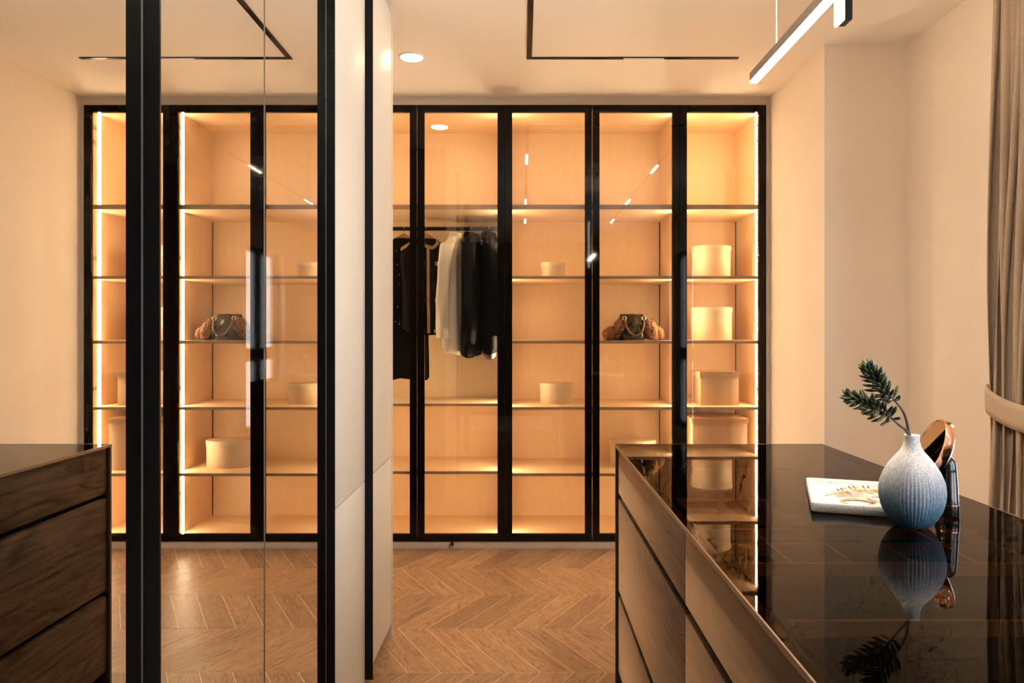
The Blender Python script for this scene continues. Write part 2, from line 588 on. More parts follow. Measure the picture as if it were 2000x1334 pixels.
def wardrobe_unit(x0, x1, doors, kind, label, hinge_sides):
    t = thing('wardrobe_unit', label, 'wardrobe', ((x0 + x1) / 2, (DY + CB) / 2, 0.0), 'glass-fronted wardrobe units along the back wall')
    sl, sr = x0 + 0.010, x1 - 0.010
    if x1 > 1.3:
        sr = x1 - 0.014
    cf = DY + 0.026              # carcass front
    box('side_panel', (x0 + .0005, sl, cf, CB, 0.05, 2.55), 'cabinet_wood', t)
    box('side_panel', (sr, x1 - .0005, cf, CB, 0.05, 2.55), 'cabinet_wood', t)
    box('back_panel', (x0 + .0005, x1 - .0005, CB, CB + .02, 0.05, 2.55), 'cabinet_wood', t)
    box('bottom_panel', (sl, sr, cf, CB, 0.040, 0.0595), 'cabinet_wood', t)
    box('top_panel', (sl, sr, cf, CB, 2.5385, 2.55), 'cabinet_wood', t)
    shelves = shelf_set(kind)
    for (z, th) in shelves:
        sh = box('shelf', (sl + .0005, sr - .0005, 4.253, CB - .001, z - th, z), 'cabinet_wood', t)
        box('shelf_edging', (sl + .0005, sr - .0005, 4.249, 4.2528, z - th, z), 'shelf_edge', sh)
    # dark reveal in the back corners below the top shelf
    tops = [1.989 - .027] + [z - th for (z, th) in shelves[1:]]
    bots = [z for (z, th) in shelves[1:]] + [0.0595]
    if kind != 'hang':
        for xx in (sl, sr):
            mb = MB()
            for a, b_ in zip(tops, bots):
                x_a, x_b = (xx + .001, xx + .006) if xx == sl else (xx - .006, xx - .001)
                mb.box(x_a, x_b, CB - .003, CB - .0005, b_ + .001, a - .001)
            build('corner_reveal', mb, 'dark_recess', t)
    # led strips let into the side panels, interrupted by the shelves
    spans = []
    lo = 0.0595
    for (z, th) in sorted(shelves):
        spans.append((lo, z - th)); lo = z
    spans.append((lo, 2.5385))
    for side in (0, 1):
        mb = MB()
        for a, b_ in spans:
            if side == 0:
                mb.box(sl, sl + .0025, 4.318, 4.346, a + .006, b_ - .006)
            else:
                mb.box(sr - .0025, sr, 4.318, 4.346, a + .006, b_ - .006)
        st = build('led_strip', mb, 'led_light', t)
        st['label'] = 'glowing warm white light strip'
    # doors
    n = len(doors) - 1
    for i in range(n):
        a, b_ = doors[i] + .0012, doors[i + 1] - .0012
        fwid = 0.041
        mb = MB()
        y0, y1 = DY, DY + .022
        mb.box(a, a + fwid, y0, y1, ZB, ZT)
        mb.box(b_ - fwid, b_, y0, y1, ZB, ZT)
        mb.box(a + fwid, b_ - fwid, y0, y1, ZB, ZB + fwid)
        mb.box(a + fwid, b_ - fwid, y0, y1, ZT - fwid, ZT)
        d = build('door', mb, 'black_gloss_frame', t)
        d['label'] = 'glass door in a slim black frame'
        box('glass_pane', (a + fwid, b_ - fwid, DY + .006, DY + .011, ZB + fwid, ZT - fwid), 'door_glass', d)
        # slim pull strip on the meeting edge
        hs = hinge_sides[i]
        if hs:
            for hz in (2.44, 2.35, 1.68, 0.92, 0.30):
                hm = MB()
                sx = sr if hs > 0 else sl
                q = -1 if hs > 0 else 1
                hm.box(min(sx, sx + q * .012), max(sx, sx + q * .012), 4.232, 4.285, hz - .012, hz + .012)
                hm.box(min(sx, sx + q * .03), max(sx, sx + q * .03), 4.2225, 4.234, hz - .009, hz + .009)
                build('hinge', hm, 'steel', d, bevel=0.002, smooth=40)
    return t


X = [-1.105, -0.604, -0.1, 0.402, 0.904, 1.402]
wardrobe_unit(X[0], X[2], X[0:3], 'hang', 'double wardrobe bay with clothes on a rail behind glass doors', (-1, 1))
wardrobe_unit(X[2], X[4], X[2:5], 'shelf', 'double wardrobe bay holding the handbag and two small round boxes', (-1, 1))
wardrobe_unit(X[4], X[5], X[4:6], 'shelf', 'narrow wardrobe bay by the right wall holding stacked storage boxes', (1,))

struct(box('baseboard_back', (XL, 1.4245, 4.212, 4.24, 0.0, 0.0395), 'plinth_lacquer', None, 0.0015))
struct(box('trim_1', (XL, 1.4245, DY + .006, 4.60, 2.5545, HC), 'grey_filler'))
struct(box('trim_2', (1.403, XR1, DY + .004, 4.60, 0.0, 2.554), 'grey_filler', None, 0.002))
struct(box('trim_3', (XL, -1.106, DY + .004, 4.60, 0.0, 2.554), 'grey_filler'))

# door stop on the plinth
ds = thing('door_stop', 'small black and chrome door stop on the white plinth', 'door stop', (-0.405, 4.20, 0.010))
mb = MB()
mb.lathe([(0.0115, 0), (0.0115, 0.030), (0.0095, 0.034), (0.0095, 0.036)], n=24)
mb.xform(Matrix.Translation((-0.405, 4.212, 0.0265)) @ Matrix.Rotation(PI / 2, 4, 'X'))
build('bumper', mb, 'rubber', ds, smooth=40)
mb = MB()
mb.lathe([(0.0068, 0), (0.0068, 0.002), (0.003, 0.0025)], n=20)
mb.xform(Matrix.Translation((-0.405, 4.1762, 0.0255)) @ Matrix.Rotation(PI / 2, 4, 'X'))
build('cap', mb, 'steel', ds, smooth=40)

# hanging rail
RZ, RY = 1.884, 4.50
mb = MB()
mb.box(X[0] + .0105, X[2] - .0105, RY - .0075, RY + .0075, RZ - .012, RZ + .012)
rail = build('hanging_rail', mb, 'black_metal', bevel=0.005, smooth=50)
tag(rail, 'black flat-oval clothes rail inside the left wardrobe bay', 'rail')

# ================================================================== tall cabinets on the left
XP, XM = -0.535, -0.559          # face of the white doors; face of the mirrors
CT = 2.544


def mirror_unit(y0, y1, label):
    t = thing('mirror_cabinet', label, 'cabinet', ((XP + XL) / 2, (y0 + y1) / 2, 0.0), 'tall mirrored cabinets on the left')
    box('body', (XL + .002, -0.582, y0 + .001, y1 - .001, 0.055, CT), 'white_lacquer', t)
    ym = (y0 + y1) / 2
    for k, (a, b_) in enumerate(((y0, ym), (ym, y1))):
        d = box('door', (-0.580, -0.5635, a + .0015, b_ - .0015, 0.057, CT), 'black_metal', t)
        # one thin upright frame profile at the far end of the pair
        if k == 0:
            my0, my1 = a + .0015, b_ - .0030
        else:
            my0, my1 = a + .0030, b_ - .0075
            box('frame_profile', (-0.5632, XP + .001, b_ - .0045, b_ - .0005, 0.057, CT), 'black_metal', d)
            box('edge_strip', (-0.5632, XM + .0008, b_ - .0075, b_ - .0047, 0.057, CT), 'joint_metal', d)
        box('mirror_pane', (-0.5632, XM, my0, my1, 0.057, CT), 'mirror_silver', d)
        ey = my1 if k == 0 else my0
        box('edge_strip', (-0.5632, XM + .0006, min(ey, ey + (.0012 if k == 0 else -.0012)), max(ey, ey + (.0012 if k == 0 else -.0012)), 0.057, CT), 'joint_metal', d)
    return t


mirror_unit(1.0825, 2.0880, 'tall cabinet with two mirror doors beside the white panelled cabinet')
mirror_unit(0.066, 1.0815, 'tall mirror-door cabinet at the left edge of the picture, nearest the camera')

wc = thing('tall_cabinet', 'tall white panelled cabinet with black edge pull beside the mirror doors', 'cabinet', ((XP + XL) / 2, 2.55, 0.0))
box('body', (XL + .002, XP - .0215, 2.0890, 2.985, 0.055, CT), 'dark_recess', wc)
SEAM = 0.739
for (a, b_) in ((2.0885, 2.486), (2.4905, 2.988)):
    for (z0, z1) in ((0.057, SEAM - .0021), (SEAM + .0021, CT)):
        box('door', (XP - .020, XP, a, b_, z0, z1), 'white_lacquer', wc, 0.0012)
box('pull_profile', (XP - .012, -0.508, 2.4863, 2.4902, 0.064, CT - .006), 'black_metal', wc)
box('end_panel', (XL + .002, XP + .0015, 2.990, 3.014, 0.0, HC - .001), 'white_lacquer', wc, 0.001)
box('added_dark_sheet', (XL + .003, XP - .03, 3.0142, 3.0180, 0.0, HC - .002), 'dark_paint', wc)  # added unseen sheet, dark so the wardrobe glass reflects no bright panel
box('toe_kick', (-0.60, -0.585, 0.07, 2.9895, 0.0, 0.054), 'plinth_lacquer', wc)
struct(box('trim_4', (XL, XP - .012, 0.07, 2.9895, CT + .004, HC), 'grey_filler'))

# ================================================================== drawer island
IX0, IX1, IY0, IY1, IZ = 0.326, 1.056, 0.42, 2.573, 0.853
FX = 0.337
isl = thing('drawer_island', 'long walnut drawer island with a smoked glass top', 'dresser', ((IX0 + IX1) / 2, (IY0 + IY1) / 2, 0.0))
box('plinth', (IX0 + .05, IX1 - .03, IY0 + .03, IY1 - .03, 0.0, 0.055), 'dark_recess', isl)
mb = MB()
mb.box(FX + .022, IX1 - .012, IY0 + .012, IY1 - .012, 0.055, 0.772)       # carcass under the jewellery trays
mb.box(FX + .022, FX + .034, IY0 + .012, IY1 - .012, 0.772, 0.842)
mb.box(IX1 - .024, IX1 - .012, IY0 + .012, IY1 - .012, 0.772, 0.842)
mb.box(FX + .034, IX1 - .024, IY1 - .026, IY1 - .012, 0.772, 0.842)
mb.box(FX + .034, IX1 - .024, IY0 + .012, IY0 + .026, 0.772, 0.842)
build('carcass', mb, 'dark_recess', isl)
box('end_panel', (IX0 + .001, IX1 - .001, IY1 - .0115, IY1, 0.0, 0.8425), 'bronze_edge', isl)
box('end_panel', (IX0 + .001, IX1 - .001, IY0, IY0 + .0115, 0.0, 0.8425), 'bronze_edge', isl)
box('back_side_panel', (IX1 - .0115, IX1 - .001, IY0 + .012, IY1 - .012, 0.055, 0.8425), 'walnut', isl)
for (a, b_) in ((1.5145, IY1 - .014), (IY0 + .014, 1.5115)):
    for (z0, z1) in ((0.683, 0.8395), (0.343, 0.663), (0.060, 0.323)):
        box('drawer_front', (FX, FX + .020, a, b_, z0, z1), 'walnut', isl, 0.0015)
# smoked glass top in a thin metal edge
box('glass_top', (IX0 + .0035, IX1 - .0035, IY0 + .0035, IY1 - .0035, 0.8445, IZ - .0005), 'smoked_glass', isl)
mb = MB()
mb.box(IX0, IX0 + .003, IY0, IY1, 0.8435, IZ)
mb.box(IX1 - .003, IX1, IY0, IY1, 0.8435, IZ)
mb.box(IX0 + .003, IX1 - .003, IY0, IY0 + .003, 0.8435, IZ)
mb.box(IX0 + .003, IX1 - .003, IY1 - .003, IY1, 0.8435, IZ)
plain('edge_bronze', (0.20, 0.145, 0.10), 0.35, metal=0.7)
build('top_edging', mb, 'edge_bronze', isl)
box('tray_lining', (FX + .036, IX1 - .026, IY0 + .028, IY1 - .028, 0.772, 0.775), 'felt', isl)
DZ0, DZ1 = 0.775, 0.799
rows = [1.957, 1.789, 1.656, 1.542, 1.413, 1.132, 0.90]
for y in rows:
    box('divider', (FX + .037, IX1 - .027, y - .0035, y + .0035, DZ0, DZ1), 'divider_leather', isl)
for (ya, yb) in ((1.7925, 1.9535), (1.4165, 1.5385), (1.5455, 1.6525)):
    for x in (0.40, 0.521, 0.640, 0.761, 0.882, 1.0):
        box('divider', (x - .0035, x + .0035, ya, yb, DZ0, DZ1), 'divider_leather', isl)

# ================================================================== lights fixed to the ceiling
dl = thing('downlight', 'round recessed ceiling downlight above the wardrobe doors', 'light', (-0.5445, 3.60, HC - .006))
mb = MB()
mb.lathe([(0.054, 0.0), (0.062, 0.0), (0.064, 0.003), (0.064, 0.0055), (0.054, 0.0055)], c=(-0.5445, 3.60, HC - .006), n=40, cap0=False, cap1=False)
build('trim_ring', mb, 'white_metal', dl, smooth=40)
mb = MB()
mb.lathe([(0.0538, 0.0), (0.0538, 0.003)], c=(-0.5445, 3.60, HC - .0045), n=40)
build('lens', mb, 'downlight_glow', dl)


def track(name, b, label, modules):
    t = thing(name, label, 'light track', ((b[0] + b[1]) / 2, (b[2] + b[3]) / 2, HC - .006), 'black ceiling tracks')
    box('channel', (b[0], b[1], b[2], b[3], HC - .004, HC - .0002), 'black_metal', t)
    for (m0, m1, glow) in modules:
        if b[1] - b[0] < b[3] - b[2]:
            bb = (b[0] + .003, b[1] - .003, m0, m1)
        else:
            bb = (m0, m1, b[2] + .003, b[3] - .003)
        box('light_module' if glow else 'cover_module', (*bb, HC - .009, HC - .0042), 'track_glow' if glow else 'white_metal', t)
    return t


TX0, TX1 = 0.022, 0.0465
track('ceiling_track', (TX0, TX1, -0.9, 3.601), 'black ceiling track running away from the camera over the aisle', [(2.555, 2.855, 1), (0.73, 0.99, 1), (-0.6, -0.3, 1)])
track('ceiling_track', (TX0, 1.068, 3.6015, 3.626), 'black ceiling track running parallel to the wardrobe doors', [(0.50, 0.70, 0)])
track('ceiling_track', (1.080, 1.1045, -0.9, 2.93), 'black ceiling track over the window side of the island', [(2.22, 2.50, 1), (0.72, 0.99, 1), (-0.6, -0.3, 1)])

pd = thing('linear_pendant', 'slim black linear pendant lamp glowing white above the island', 'lamp', (0.632, 1.74, 1.86))
PX, PY0, PY1, PZ = 0.632, 1.4755, 2.0, 1.927
build('housing', MB().box(PX - .0105, PX + .0105, PY0, PY1, PZ + .0035, PZ + .027), 'lamp_bronze', pd, bevel=0.001)
build('diffuser', MB().box(PX - .0100, PX + .0100, PY0 + .0005, PY1 - .0005, PZ, PZ + .0034), 'pendant_glow', pd)
build('added_uplight_strip', MB().box(PX - .0080, PX + .0080, PY0 + .03, PY1 - .03, PZ + .0272, PZ + .0285), 'added_uplight_glow', pd)  # added glowing strip on top of the bar, unseen, brightens the ceiling
# upright arm crossing the near end of the bar
build('drop_housing', MB().box(PX + .0025, PX + .0185, 1.438, 1.4745, 1.8605, 2.30), 'black_metal', pd, bevel=0.003)
build('drop_diffuser', MB().box(PX - .0030, PX + .0023, 1.4385, 1.4740, 1.8600, 2.30), 'drop_glow', pd)
for wy, wz in ((1.817, PZ + .027), (1.456, 2.30)):
    build('suspension_wire', MB().tube([(PX + (.008 if wy < 1.5 else 0), wy, wz), (PX + (.008 if wy < 1.5 else 0), wy, HC)], 0.0010, 6), 'white_metal', pd)

# ================================================================== curtain with tieback
ct = thing('curtain', 'brown beige floor-length curtain gathered by a tieback at the window', 'curtain', (1.72, 2.5, 0.01))
NF = 10


def smoothstep(a, b_, x):
    t = max(0, min(1, (x - a) / (b_ - a)))
    return t * t * (3 - 2 * t)


def curtain_pt(s, z):
    tie = math.exp(-((z - 0.92) / 0.42) ** 2)
    top = smoothstep(0.9, 2.5, z)
    low = 1 - smoothstep(0.0, 0.9, z)
    width = 0.270 + 0.13 * top + 0.10 * low
    far = 2.690 - 0.030 * top + 0.055 * low
    ph = s * NF * 2 * PI
    amp = 0.034 * (1 - 0.40 * tie) + 0.004 * low
    x = 1.730 + amp * math.sin(ph + 0.5 * math.sin(z * 1.3 + s * 5)) + 0.012 * math.sin(ph * 0.37 + z * 2.0)
    y = far - width * s + 0.010 * math.sin(ph * 2 + 1.0 + z)
    return Vector((x, y, z))


mb = MB()
zs = [0.012 + (2.585 - 0.012) * i / 48 for i in range(49)]
R = [[curtain_pt(j / 260, z) for j in range(261)] for z in zs]
mb.rings(R, close_u=False)
cu = build('drape', mb, 'curtain_cloth', ct, smooth=80)
md = cu.modifiers.new('thickness', 'SOLIDIFY')
md.thickness = 0.003
# tieback: a band around the gathered cloth, lower towards the window
R = []
for k in range(5):
    ring = []
    for j in range(48):
        a = 2 * PI * j / 48
        cy_c, hw = 2.550, 0.150
        yy = cy_c + hw * math.copysign(abs(math.cos(a)) ** 0.7, math.cos(a))
        xx = 1.730 - 0.036 * math.copysign(abs(math.sin(a)) ** 0.6, math.sin(a)) - 0.004 * math.sin(k / 4 * PI)
        dd = (2.70 - yy)
        zz = 1.055 - 0.42 * dd + 0.75 * dd * dd - 0.092 * k / 4
        ring.append((xx, yy, zz))
    R.append(ring)
mb = MB()
mb.rings(R, True, False, False)
tb = build('tieback', mb, 'tieback_cloth', ct, smooth=60)
md = tb.modifiers.new('thickness', 'SOLIDIFY')
md.thickness = 0.004
md.offset = 1
tb['label'] = 'plain fabric tieback band'

# ================================================================== storage boxes in the wardrobe


def round_box(name, cx, cyy, z, rx, ry, hgt, lid_h, label, mat='card_box', over=0.004, group=None, studs=False):
    t = thing(name, label, 'box', (cx, cyy, z), group or 'pale storage boxes in the wardrobe')
    k = ry / rx
    mb = MB()
    mb.lathe([(rx - over - .002, 0), (rx - over, .002), (rx - over, hgt - lid_h + .004)], c=(cx, cyy, z), n=56, sy=k)
    build('box_body', mb, mat, t, smooth=50)
    mb = MB()
    mb.lathe([(rx - over + .0005, hgt - lid_h), (rx, hgt - lid_h), (rx, hgt - .003), (rx - .003, hgt), (rx - .012, hgt + .0005)], c=(cx, cyy, z), n=56, sy=k)
    build('lid', mb, mat, t, smooth=50)
    if studs:
        for i in range(3):
            a = math.radians(212)
            p = Vector((cx + (rx - over) * math.cos(a), cyy + (rx - over) * k * math.sin(a), z + hgt * (0.25 + 0.2 * i)))
            m2 = MB().lathe([(.0035, 0), (.0035, .002), (.0015, .003)], n=8)
            m2.xform(Matrix.Translation(p) @ Vector((math.cos(a), math.sin(a), 0)).to_track_quat('Z', 'Y').to_matrix().to_4x4())
            build('stud', m2, 'gold', t)
    return t


S1, S2, S3, S4 = 1.574, 1.199, 0.812, 0.427
round_box('round_box', 1.159, 4.49, S1, 0.120, 0.120, 0.197, 0.030, 'tall pale round hat box on the upper shelf by the right wall', studs=True)
round_box('round_box', 1.159, 4.49, S2, 0.128, 0.128, 0.200, 0.028, 'wide pale round hat box directly below the other hat box by the right wall', studs=True)
round_box('oval_box', 0.190, 4.49, S1, 0.074, 0.060, 0.100, 0.028, 'smallest pale oval box, alone on the shelf above eye level')
round_box('oval_box', 0.212, 4.49, S3, 0.105, 0.088, 0.126, 0.032, 'small oval wooden box alone on a shelf right of the hanging clothes')
round_box('oval_box', 0.680, 4.50, S4, 0.143, 0.110, 0.162, 0.034, 'large pale oval box on the low shelf behind the island corner')


def rect_box(name, x0, x1, y0, y1, z, hgt, lid_h, mat, label):
    t = thing(name, label, 'box', ((x0 + x1) / 2, (y0 + y1) / 2, z), 'pale storage boxes in the wardrobe')
    e = 0.006
    box('box_body', (x0 + e, x1 - e, y0 + e, y1 - e, z + .0003, z + hgt - .006), mat, t, 0.0015)
    mb = MB()
    mb.box(x0, x1, y0, y1, z + hgt - .004, z + hgt)
    mb.box(x0, x0 + .004, y0, y1, z + hgt - lid_h, z + hgt - .0041)
    mb.box(x1 - .004, x1, y0, y1, z + hgt - lid_h, z + hgt - .0041)
    mb.box(x0 + .0041, x1 - .0041, y0, y0 + .004, z + hgt - lid_h, z + hgt - .0041)
    mb.box(x0 + .0041, x1 - .0041, y1 - .004, y1, z + hgt - lid_h, z + hgt - .0041)
    build('lid', mb, mat, t)
    return t


rect_box('square_box', 1.054, 1.293, 4.34, 4.56, S3, 0.200, 0.036, 'brown_box', 'square brown lidded box standing above the larger brown box')
rect_box('square_box', 1.004, 1.340, 4.33, 4.62, S4, 0.309, 0.030, 'brown_box', 'largest brown lidded box, on the lowest shelf by the right wall')

# ================================================================== handbag
hb = thing('handbag', 'olive leather handbag with brown fur sides on the wardrobe shelf', 'handbag', (0.69, 4.46, S2))
bc = Vector((0.668, 4.46, S2))
R = []
NU = 64
prof = [(0.0, 0.074, 0.080), (0.010, 0.084, 0.092), (0.05, 0.086, 0.092), (0.09, 0.082, 0.075), (0.125, 0.078, 0.050), (0.148, 0.074, 0.028), (0.156, 0.068, 0.016)]
for (z, a, b_) in prof:
    ring = []
    for j in range(NU):
        t = 2 * PI * j / NU
        fold = 0.10 * smoothstep(0.05, 0.15, z) * math.sin(t * 15) + 0.05 * math.sin(t * 3 + z * 40)
        rr = 1 + fold
        cx = math.copysign(abs(math.cos(t)) ** 0.6, math.cos(t))
        ring.append((bc.x + a * cx, bc.y + b_ * rr * math.sin(t), bc.z + .0005 + z + 0.004 * math.sin(7 * t) * smoothstep(.1, .15, z)))
    R.append(ring)
build('leather_body', MB().rings(R), 'olive_leather', hb, smooth=60)


def fur(name, c, rx, ry, rz, seed, lean):
    mb = MB()
    R = []
    for i in range(41):
        ph = -PI / 2 + PI * i / 40
        ring = []
        for j in range(96):
            t = 2 * PI * j / 96
            v = Vector((math.cos(ph) * math.cos(t), math.cos(ph) * math.sin(t), math.sin(ph)))
            n = noise.noise(v * 3.2 + Vector((seed, 0, 0))) * 0.10 + noise.noise(v * 11 + Vector((seed, 3, 0))) * 0.07
            n += 0.045 * math.sin(v.z * 34 + 5 * noise.noise(v * 2.5)) + 0.05 * noise.noise(v * 26)
            v = v * (1 + n)
            z = v.z * rz
            zz = max(-c[2] + S2 + .001, z)
            ring.append((c[0] + v.x * rx + lean * z, c[1] + v.y * ry, c[2] + zz))
        R.append(ring)
    mb.rings(R)
    return build(name, mb, 'fur_brown', hb, smooth=80)


fur('fur_panel', (0.775, 4.45, S2 + .067), 0.052, 0.090, 0.075, 1.0, -0.35)
fur('fur_panel', (0.825, 4.46, S2 + .044), 0.040, 0.075, 0.046, 4.0, -0.30)
fur('fur_panel', (0.590, 4.46, S2 + .070), 0.040, 0.090, 0.075, 7.0, 0.35)
fur('fur_panel', (0.540, 4.45, S2 + .040), 0.050, 0.075, 0.044, 9.0, 0.15)
plain('handle_leather', (0.16, 0.075, 0.03), 0.35)
pts = []
for i in range(25):
    a = PI + PI * i / 24
    pts.append((bc.x + .004 + 0.058 * math.cos(a), 4.368 - 0.012 * math.sin(-a) * 0, S2 + .125 + 0.095 * math.sin(a)))
pts = [(p[0], 4.340 + .045 * max(0, p[2] - S2 - .06) / .065, p[2]) for p in pts]
build('handle', MB().tube(pts, 0.0055, 10), 'handle_leather', hb, smooth=60)
for sx in (-0.054, 0.062):
    ring = [(bc.x + sx + .011 * math.cos(2 * PI * k / 20), 4.392, S2 + .132 + .011 * math.sin(2 * PI * k / 20)) for k in range(20)]
    build('ring', MB().tube(ring, 0.0035, 8, closed=True), 'steel', hb, smooth=60)

# ================================================================== clothes on hangers
HTOP = 1.852


def hanger(px, ang, label):
    t = thing('clothes_hanger', label, 'hanger', (px, RY, HTOP - .10), 'wooden hangers on the rail')
    M = Matrix.Translation((px, RY, 0)) @ Matrix.Rotation(ang, 4, 'Z')
    # shoulder bar: a bowed plank, along local X
    R = []
    for i in range(25):
        u = -1 + 2 * i / 24
        x = 0.165 * u
        zc = HTOP - 0.018 - 0.085 * abs(u) ** 1.25
        yb = -0.012 * u * u
        hh = 0.017 * (1 - 0.45 * abs(u)) + 0.006 * math.exp(-(u / .12) ** 2)
        th = 0.0075
        R.append([(x, yb - th, zc - hh), (x, yb + th, zc - hh), (x, yb + th * .8, zc + hh), (x, yb - th * .8, zc + hh)])
    mb = MB().rings(R).xform(M)
    build('shoulder_bar', mb, 'hanger_wood', t, bevel=0.002, smooth=50)
    pts = [(0, 0, HTOP), (0, 0, HTOP + .018)]
    rr = 0.0145
    cz = RZ - 0.0005
    for i in range(15):
        a = math.radians(-70 + 250 * i / 14)
        pts.append((rr * math.cos(a) * 1.0, 0, cz + rr * math.sin(a) * 1.0))
    pts = [(0, 0, HTOP - .003), (0, 0, HTOP + .006)] + [(rr * 1.15 * math.cos(math.radians(q)), 0, cz + rr * 1.15 * math.sin(math.radians(q))) for q in range(-60, 200, 18)]
    # the hook wraps the rail, so it lies across it
    M2 = Matrix.Translation((px, RY, 0)) @ Matrix.Rotation(PI / 2 if abs(math.sin(ang)) > .3 else ang, 4, 'Z')
    build('hook', MB().tube(pts, 0.0016, 8).xform(M2), 'steel', t, smooth=60)
    return t


def torso_fn(L, sw, dep, drop, seed, flare=0.0, neck=0.062):
    """returns P(theta, t) of a hanging garment: t 0 at the neck, 1 at the hem"""
    def P(th, t, off=0.0):
        z = -L * t
        sh = min(1.0, (-z) / drop)
        w_ = neck + (sw - neck) * (sh ** 0.72)
        w_ *= 1 - 0.10 * smoothstep(0.15, 0.55, t) + flare * smoothstep(0.4, 1, t)
        d_ = 0.034 + (dep - 0.034) * (sh ** 0.6)
        d_ *= 1 + 0.25 * smoothstep(.5, 1, t)
        fold = 0.16 * smoothstep(0.15, 1.0, t)
        rr = 1 + fold * (math.sin(th * 6 + seed) * 0.6 + math.sin(th * 11 + seed * 2 + t * 3) * 0.35)
        c, s = math.cos(th), math.sin(th)
        x = (w_ + off) * math.copysign(abs(c) ** 0.85, c) * (1 + 0.10 * fold * math.sin(th * 5 + seed))
        y = (d_ * rr + off) * math.copysign(abs(s) ** 0.9, s)
        hem = 0.018 * math.sin(th * 2 + seed) * smoothstep(.85, 1, t)
        return Vector((x, y, z + hem))
    return P


def garment(name, label, px, ang, L, sw, dep, drop, mat, seed, sleeve_len, collar=None, lining=None, group='clothes hanging on the rail', flare=0.0, sleeve_r=0.05, ztop=None, sleeve_lean=0.03, cat='jacket', bottom_mat=None):
    ztop = HTOP - 0.010 if ztop is None else ztop
    t = thing(name, label, cat, (px, RY, ztop - L), group)
    M = Matrix.Translation((px, RY, ztop)) @ Matrix.Rotation(ang, 4, 'Z')
    P = torso_fn(L, sw, dep, drop, seed, flare)
    ts = [0, .02, .045, .075, .11, .15, .2, .27, .35, .45, .55, .65, .75, .84, .91, .96, 1.0]
    R = [[M @ P(2 * PI * j / 72, q) for j in range(72)] for q in ts]
    mb = MB().rings(R, True, False, False)
    o = build('body', mb, mat, t, smooth=80)
    md = o.modifiers.new('thickness', 'SOLIDIFY'); md.thickness = 0.003; md.offset = -1
    if sleeve_len:
        for s in (-1, 1):
            R = []
            n = 14
            for i in range(n + 1):
                q = i / n
                # from inside the shoulder outwards and down
                x = s * (sw * 0.80 + 0.045 * math.sin(min(1, q * 3) * PI / 2) + 0.012 * math.sin(q * 6 + seed))
                z = -drop * 0.62 - sleeve_len * q
                y = -sleeve_lean * math.sin(q * PI * .8) - .012
                ra = sleeve_r * (0.75 + 0.35 * math.sin(min(1, q * 4) * PI / 2)) * (1 - 0.28 * q)
                rb = dep * (0.92 - 0.22 * q)
                ring = []
                for j in range(28):
                    th = 2 * PI * j / 28
                    k = 1 + 0.09 * math.sin(th * 4 + q * 5 + seed + s) + 0.05 * math.sin(th * 3 - q * 14 + seed)
                    tilt = 0.5 * max(0, 1 - q * 5)
                    ring.append(M @ Vector((x + ra * k * math.cos(th), y + rb * k * math.sin(th), z - tilt * s * ra * k * math.cos(th))))
                R.append(ring)
            sl = build('sleeve', MB().rings(R), mat, t, smooth=70)
            # cuff band
            q = 1.0
            ring0, ring1 = R[-2], R[-1]
            C1 = sum(ring1, Vector()) / len(ring1)
            cu0 = [C1 + (p - C1) * 1.03 + Vector((0, 0, .045)) for p in ring1]
            cu1 = [C1 + (p - C1) * 1.04 + Vector((0, 0, -.004)) for p in ring1]
            if collar == 'shirt':
                build('cuff', MB().rings([cu0, cu1]), mat, sl, smooth=50)
    if collar:
        R = []
        for (dr, z) in ((0.000, -.022), (0.000, .016), (0.006, .024), (0.014, .012), (0.020, -.018)):
            R.append([M @ Vector(((0.060 + dr) * math.cos(2 * PI * j / 40), (0.036 + dr) * math.sin(2 * PI * j / 40), z - 0.016 * (1 - math.sin(2 * PI * j / 40)) * (1 if dr > .01 else .5))) for j in range(40)])
        c = build('collar', MB().rings(R, True, False, False), mat, t, smooth=70)
        md = c.modifiers.new('thickness', 'SOLIDIFY'); md.thickness = 0.002
    return t, P, M


A1, A2 = math.radians(32), math.radians(27)
A3, A4, A5 = math.radians(70), math.radians(82), math.radians(97)
for (px, a, lab) in ((-0.7265, A1, 'wooden hanger holding the long black beaded dress'), (-0.590, A2, 'wooden hanger holding the tweed jacket with tan trim'),
                     (-0.394, A3, 'wooden hanger holding the cream shirt'), (-0.309, A4, 'wooden hanger holding the black jacket between shirt and satin jacket'),
                     (-0.202, A5, 'rightmost wooden hanger, holding the black jacket with pale lining')):
    hanger(px, a, lab)

dress, P, M = garment('dress', 'long black beaded dress at the left end of the rail', -0.7265, A1, 0.855, 0.175, 0.045, 0.105, 'tweed_cloth', 0.3, 0.0, None, flare=0.05, cat='dress', ztop=HTOP - .03)
bead_src = None
rng = random.Random(3)
for i in range(34):
    th = -PI / 2 + rng.choice((-0.35, 0.35, 0.0, 0.9)) + rng.uniform(-.10, .10)
    q = rng.uniform(0.08, 0.62)
    p = M @ P(th, q, 0.0025)
    if bead_src is None:
        bead_src = build('bead', MB().lathe([(.0004, -.0028), (.0022, -.002), (.0028, 0), (.0022, .002), (.0004, .0028)], c=p, n=8), 'bead', dress, smooth=80, origin=p)
    else:
        share(bead_src, 'bead', dress, p)
for i in range(5):
    p = M @ P(-PI / 2 - 0.62, 0.12 + 0.125 * i, 0.004)
    m2 = MB().lathe([(.0035, 0), (.0075, .001), (.0075, .004), (.002, .006)], n=14).xform(Matrix.Translation(p) @ (M.to_3x3() @ Vector((0, -1, 0))).to_track_quat('Z', 'Y').to_matrix().to_4x4())
    build('button', m2, 'bead', dress, smooth=40)

